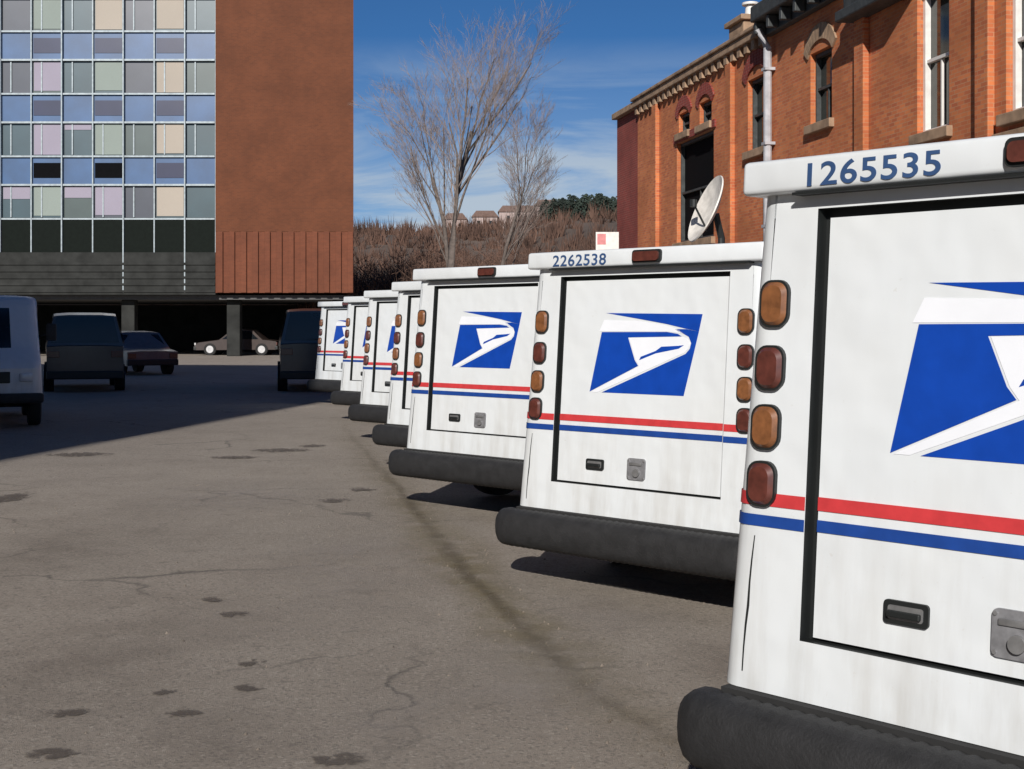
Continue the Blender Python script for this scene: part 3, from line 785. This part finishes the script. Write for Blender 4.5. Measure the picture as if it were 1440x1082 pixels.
# ------------------------------------------------------------------ dark vehicles in the shade
def car(name, loc, rz, L, W, H, paint, label, cat, van=False):
    root = empty(name, loc, rz); tag(root, label, cat, 'dark vehicles standing in the shade')
    hh = W/2; belt = H*.58
    if van: prof = [(0, .35), (0, belt), (.12, belt+.02), (.22, H-.06), (.5, H), (L*.66, H), (L*.80, belt+.05), (L-.15, belt-.22), (L, belt-.32), (L, .35)]
    else: prof = [(0, .35), (.02, belt-.05), (.35, belt+.0), (L*.17, belt+.04), (L*.30, H-.04), (L*.42, H), (L*.55, H-.03), (L*.70, belt+.03), (L-.2, belt-.12), (L, belt-.28), (L, .32)]
    def wd(z): return hh*(1-.0*(z < belt)-(.22*(z-belt)/(H-belt) if z > belt else 0))
    bm = bmesh.new()
    P = []
    for (ya, za), (yb, zb) in zip(prof, prof[1:]):
        for k in range(3): P.append((ya+(yb-ya)*k/3, za+(zb-za)*k/3))
    P.append(prof[-1])
    rows_ = []
    for y, z in P:
        w = wd(z)*(1-.06*(abs(y/L-.5)*2)**4)
        rows_.append([bm.verts.new((x*w, y, z-.035*abs(x)**6)) for x in (-1, -.93, -.5, 0, .5, .93, 1)])
    for a, b in zip(rows_, rows_[1:]):
        for i in range(6): bm.faces.new((a[i], a[i+1], b[i+1], b[i]))
    for e in (0, -1):
        bm.faces.new([r[e] for r in rows_])
    body = link('body', bm, paint, root, 'auto')
    # glass
    bm = bmesh.new()
    i0 = 2 if van else 3
    for s in (-1, 1):
        ys0, ys1 = (.35, L*.76) if van else (L*.22, L*.66)
        yt0, yt1 = (.42, L*.66) if van else (L*.33, L*.53)
        zb, zt = belt+.05, H-.12
        f = bm.faces.new([bm.verts.new(v) for v in ((s*(wd(zb)+.004), ys0, zb), (s*(wd(zb)+.004), ys1, zb), (s*(wd(zt)+.004), yt1, zt), (s*(wd(zt)+.004), yt0, zt))])
    zt = H-.10
    bk = [(.135, belt+.08), (.20, zt)] if van else [(L*.19, belt+.08), (L*.285, zt-.02)]
    fr = [(L*.785, belt+.10), (L*.69, zt-.02)] if van else [(L*.685, belt+.07), (L*.57, zt)]
    for (ya, za), (yb, zb), o in ((bk[0], bk[1], -.02), (fr[0], fr[1], .03)):
        bm.faces.new([bm.verts.new(v) for v in ((-wd(za)*.86, ya+o, za), (wd(za)*.86, ya+o, za), (wd(zb)*.86, yb+o, zb), (-wd(zb)*.86, yb+o, zb))])
    bmesh.ops.solidify(bm, geom=bm.faces[:], thickness=.006)
    link('window', bm, M['wglass'], root)
    for y in (L*.18, L*.81):
        for s in (-1, 1):
            bm = bmesh.new(); cyl(bm, (s*(hh-.11), y, .33), .33, .24, 'X', 28); w_ = link('wheel', bm, M['tyre'], root, 'auto')
            bm = bmesh.new(); cyl(bm, (s*(hh+.005), y, .33), .20, .03, 'X', 20); link('rim', bm, M['rim'], w_, 'auto')
    for s in (-1, 1):
        bm = bmesh.new(); box(bm, s*hh*.78-.14, s*hh*.78+.14, -.03, .03, belt-.28, belt-.12, .01); link('tail_light', bm, M['rlens'], root)
        bm = bmesh.new(); box(bm, s*hh*.74-.15, s*hh*.74+.15, L-.06, L+.02, .55, .68, .01); link('headlight', bm, M['lamp'], root)
    bm = bmesh.new(); box(bm, -hh*.95, hh*.95, -.07, .10, .32, .52, .03); link('rear_bumper', bm, M['trim'], root)
    bm = bmesh.new(); box(bm, -hh*.95, hh*.95, L-.10, L+.07, .28, .48, .03); link('front_bumper', bm, M['trim'], root)
    return root
p = gnd(452, 553); car('parked_van', (p.x-.15, p.y+.4, 0), R(10), 4.8, 1.9, 2.05, M['darkcar'], 'dark van in the shade touching the farthest mail truck', 'van', True)
p = gnd(120, 552); car('parked_van', (p.x, p.y, 0), R(19), 4.7, 1.9, 1.95, M['darkcar'], 'dark van in the shade right of the left-edge mail truck', 'van', True)
p = gnd(215, 528); car('parked_car', (p.x, p.y, 0), R(35), 4.5, 1.8, 1.45, M['greycar'], 'grey saloon car in the shade, between the two dark vans', 'car')
p = gnd(320, 509); car('parked_car', (p.x, p.y+13.5, 0), R(88), 4.5, 1.8, 1.45, M['browncar'], 'dark brown saloon parked sideways under the raised block', 'car')

# ------------------------------------------------------------------ bare trees
def branch(bmT, bmC, p, d, L, r, lv, rnd, maxlv):
    n = 4; pts = [p]; rad = [r]
    dd = d.copy()
    for i in range(n):
        dd = (dd+Vector((rnd.gauss(0, .12), rnd.gauss(0, .12), rnd.gauss(.02, .07)))).normalized()
        pts.append(pts[-1]+dd*L/n); rad.append(r*(1-.5*(i+1)/n))
    seg = 8 if lv == 0 else 5 if lv < 3 else 3
    tube(bmT if lv < 2 else bmC, pts, rad, seg, caps=lv == 0)
    if lv >= maxlv: return
    k = [9, 7, 6, 4, 4, 3][lv]
    for j in range(k):
        t = (.45 if lv == 0 else .30)+(.55 if lv == 0 else .70)*(j+rnd.random())/k; i = min(int(t*n), n-1); q = pts[i].lerp(pts[i+1], t*n-i)
        ax = Vector((rnd.gauss(0, 1), rnd.gauss(0, 1), rnd.gauss(0, .5))).normalized()
        nd = (dd+ax*(rnd.uniform(.14, .34) if lv == 0 else rnd.uniform(.24, .54))+Vector((0, 0, .06))).normalized()
        branch(bmT, bmC, q, nd, L*rnd.uniform(.40, .56), max(rad[i]*.42, .0038), lv+1, rnd, maxlv)
def bare_tree(px, d, lean, L, r, seed, label, maxlv=5):
    rnd = random.Random(seed)
    root = empty('bare_tree', ((px-720)/F*d, d, 0)); tag(root, label, 'tree', 'leafless trees behind the trucks')
    a, b = bmesh.new(), bmesh.new()
    branch(a, b, Vector((0, 0, -.1)), Vector((lean, 0, 1)).normalized(), L, r, 0, rnd, maxlv)
    link('trunk', a, M['bark'], root, True); link('crown', b, M['twig'], root)
bare_tree(634, 60, -.10, 10.8, .20, 31, 'tallest leafless tree, its trunk leaning left towards the brick block')
bare_tree(648, 63, .04, 8.8, .14, 11, 'slim upright leafless tree, middle of the three in the gap')
bare_tree(668, 61, .07, 7.4, .12, 23, 'leafless tree leaning right, rightmost of the three in the gap')

# thicket
rnd = random.Random(5)
bm = bmesh.new()
def rib(p, q, w):
    d = (q-p).normalized(); s = d.cross(Vector((rnd.gauss(0, 1), rnd.gauss(0, 1), rnd.gauss(0, 1)))).normalized()*w
    t = d.cross(s)
    v = [bm.verts.new(x) for x in (p-s, p+s, p+t)]; e = bm.verts.new(q)
    for a, b in ((0, 1), (1, 2), (2, 0)): bm.faces.new((v[a], v[b], e))
for _ in range(420):
    d = rnd.uniform(78, 118); px = rnd.uniform(440, 960)
    x = (px-720)/F*d
    top = 345-25*noise.noise(Vector((px*.012, d*.05, 0)))-18*noise.noise(Vector((px*.05, 3, 0))) + (16 if px < 560 else 0)
    h = (HC+(HZ-top)/F*d)*rnd.uniform(.7, 1.05)
    base = Vector((x, d, 0))
    for k in range(34):
        a = rnd.uniform(0, 6.28); sp = rnd.uniform(0, 1.6)
        b0 = base+Vector((math.cos(a)*sp*.5, math.sin(a)*sp*.5, 0)); e0 = base+Vector((math.cos(a)*sp*1.3, math.sin(a)*sp, h*rnd.uniform(.5, 1.0)))
        rib(b0, e0, .05)
        for j in range(5):
            q = b0.lerp(e0, rnd.uniform(.3, 1)); rib(q, q+Vector((rnd.gauss(0, .5), rnd.gauss(0, .5), rnd.uniform(.1, .9))), .022)
tag(link('thicket', bm, M['brush']), 'brown leafless thicket filling the gap behind the mail trucks', 'brush', kind='stuff')
# hill
bm = bmesh.new()
nx, ny = 70, 24
def hz(x, y):
    t = max(0, min(1, (y-115)/110)); t = t*t*(3-2*t)
    return -.5+t*(17.5+2.5*noise.noise(Vector((x*.02, y*.02, 0)))+3.5*math.exp(-((x-12)/14)**2))
g = [[bm.verts.new((-150+300*i/nx, 112+160*j/ny, hz(-150+300*i/nx, 112+160*j/ny))) for j in range(ny+1)] for i in range(nx+1)]
for i in range(nx):
    for j in range(ny): bm.faces.new((g[i][j], g[i+1][j], g[i+1][j+1], g[i][j+1]))
tag(link('hill', bm, M['hillm'], smooth=True), kind='structure')
bm = bmesh.new()
for _ in range(2000):
    x = rnd.uniform(-45, 50); y = rnd.uniform(122, 218); z = hz(x, y); base = Vector((x, y, z-.2)); h = rnd.uniform(1.2, 3.6)
    for k in range(16):
        a = rnd.uniform(0, 6.28); sp = rnd.uniform(.2, 1.5)
        rib(base+Vector((math.cos(a)*sp*.3, 0, 0)), base+Vector((math.cos(a)*sp, math.sin(a)*sp, h*rnd.uniform(.4, 1))), .10)
tag(link('hillside_brush', bm, M['brush']), 'brown bare scrub covering the low far hill', 'brush', kind='stuff')
bm = bmesh.new()
for _ in range(150):
    x = rnd.gauss(13.0, 4.2)*1.0; y = rnd.uniform(200, 225)
    x = (rnd.uniform(762, 900)-720)/F*y
    z = hz(x, y); h = rnd.uniform(2.0, 3.6)
    for k in range(90):
        t = rnd.random(); r_ = (1-t)*1.2+.1; a = rnd.uniform(0, 6.28)
        p = Vector((x+r_*math.cos(a), y+r_*math.sin(a), z+h*t)); rib(p, p+Vector((math.cos(a)*.4, math.sin(a)*.4, -.15)), .16)
tag(link('evergreen_wood', bm, M['ever']), 'dark evergreen wood on the hilltop left of the brick building', 'wood', kind='stuff')
locs = [('small pink house on the far hill just right of the bare trees', 682, 4.0), ('wide pale house on the far hill, in the middle of the gap', 728, 6.0),
        ('pale house on the far hill beside the evergreen wood', 768, 3.6), ('far pale house showing between the bare tree trunks', 640, 3.6)]
for lab, px, w in locs:
    y = 214; x = (px-720)/F*y; z = hz(x, y)-.4
    h = empty('far_house', (x, y, z)); tag(h, lab, 'house', 'pale houses on the far hill')
    bm = bmesh.new(); box(bm, -w/2, w/2, 0, 5, 0, 2.9); link('wall', bm, M['pale'], h)
    bm = bmesh.new(); bmr = [(-w/2-.2, 2.905), (w/2+.2, 2.905), (w/2-.6, 3.9), (-w/2+.6, 3.9)]; poly_prism(bm, bmr, -.2, 5.2); link('roof', bm, M['roofm'], h)
    for k in (-1, 1):
        bm = bmesh.new(); box(bm, k*w*.25-.25, k*w*.25+.25, -.04, -.003, 1.2, 2.3); link('window', bm, M['dglass'], h)

# ------------------------------------------------------------------ light, sky, camera
EL = R(28)
trav = Vector((TRV, 1, 0)).normalized()
sdir = Vector((trav.x*CA(EL), trav.y*CA(EL), -SA(EL)))      # the way the light travels
sl = bpy.data.lights.new('sun', 'SUN'); sl.energy = 4.4; sl.angle = R(.53); sl.color = (1, .955, .90)
so = bpy.data.objects.new('sun', sl); COL.objects.link(so); so.rotation_euler = sdir.to_track_quat('-Z', 'Y').to_euler(); so.location = (0, -10, 20)
w = bpy.data.worlds.new('World'); S.world = w; w.use_nodes = True
nt = w.node_tree; bg = nt.nodes['Background']
sky = nt.nodes.new('ShaderNodeTexSky'); sky.sky_type = 'NISHITA'; sky.sun_disc = False
sky.sun_elevation = EL; sky.sun_rotation = math.atan2(-sdir.x, -sdir.y) ; sky.altitude = 3000; sky.air_density = 1.0; sky.dust_density = .1; sky.ozone_density = 3
tc = nt.nodes.new('ShaderNodeTexCoord')
mp = nt.nodes.new('ShaderNodeMapping'); mp.inputs['Scale'].default_value = (2.2, 2.2, 11); mp.inputs['Rotation'].default_value = (0, R(10), 0); mp.inputs['Location'].default_value = (.3, .1, .25)
nt.links.new(tc.outputs['Generated'], mp.inputs[0])
cf = noise_tex(nt, 1.6, 8, .6, mp.outputs[0], .6)
cl = ramp(nt, cf, [(.40, .22), (.53, .90)])
sp = nt.nodes.new('ShaderNodeSeparateXYZ'); nt.links.new(tc.outputs['Generated'], sp.inputs[0])
lowm = ramp(nt, sp.outputs['Z'], [(.0, 1.0), (.11, 1.0), (.21, .0)])
mm = nt.nodes.new('ShaderNodeMath'); mm.operation = 'MULTIPLY'; nt.links.new(cl, mm.inputs[0]); nt.links.new(lowm, mm.inputs[1])
deep = mixc(nt, 1.0, sky.outputs[0], (.42, .80, 1.12), 'MULTIPLY')
nt.links.new(mixc(nt, mm.outputs[0], deep, (8.6, 10.0, 11.4)), bg.inputs['Color'])
bg.inputs['Strength'].default_value = .05
cam = bpy.data.cameras.new('camera'); co = bpy.data.objects.new('camera', cam); COL.objects.link(co); S.camera = co
cam.sensor_width = 36; cam.lens = F/1440*36; cam.shift_y = -(541-HZ)/1440; cam.clip_end = 2000; cam.clip_start = .05
co.location = (0, 0, HC); co.rotation_euler = (R(90), 0, 0)
S.render.resolution_x = 1024; S.render.resolution_y = 769
S.view_settings.view_transform = 'Standard'; S.view_settings.look = 'None'; S.view_settings.exposure = .15; S.view_settings.gamma = 1
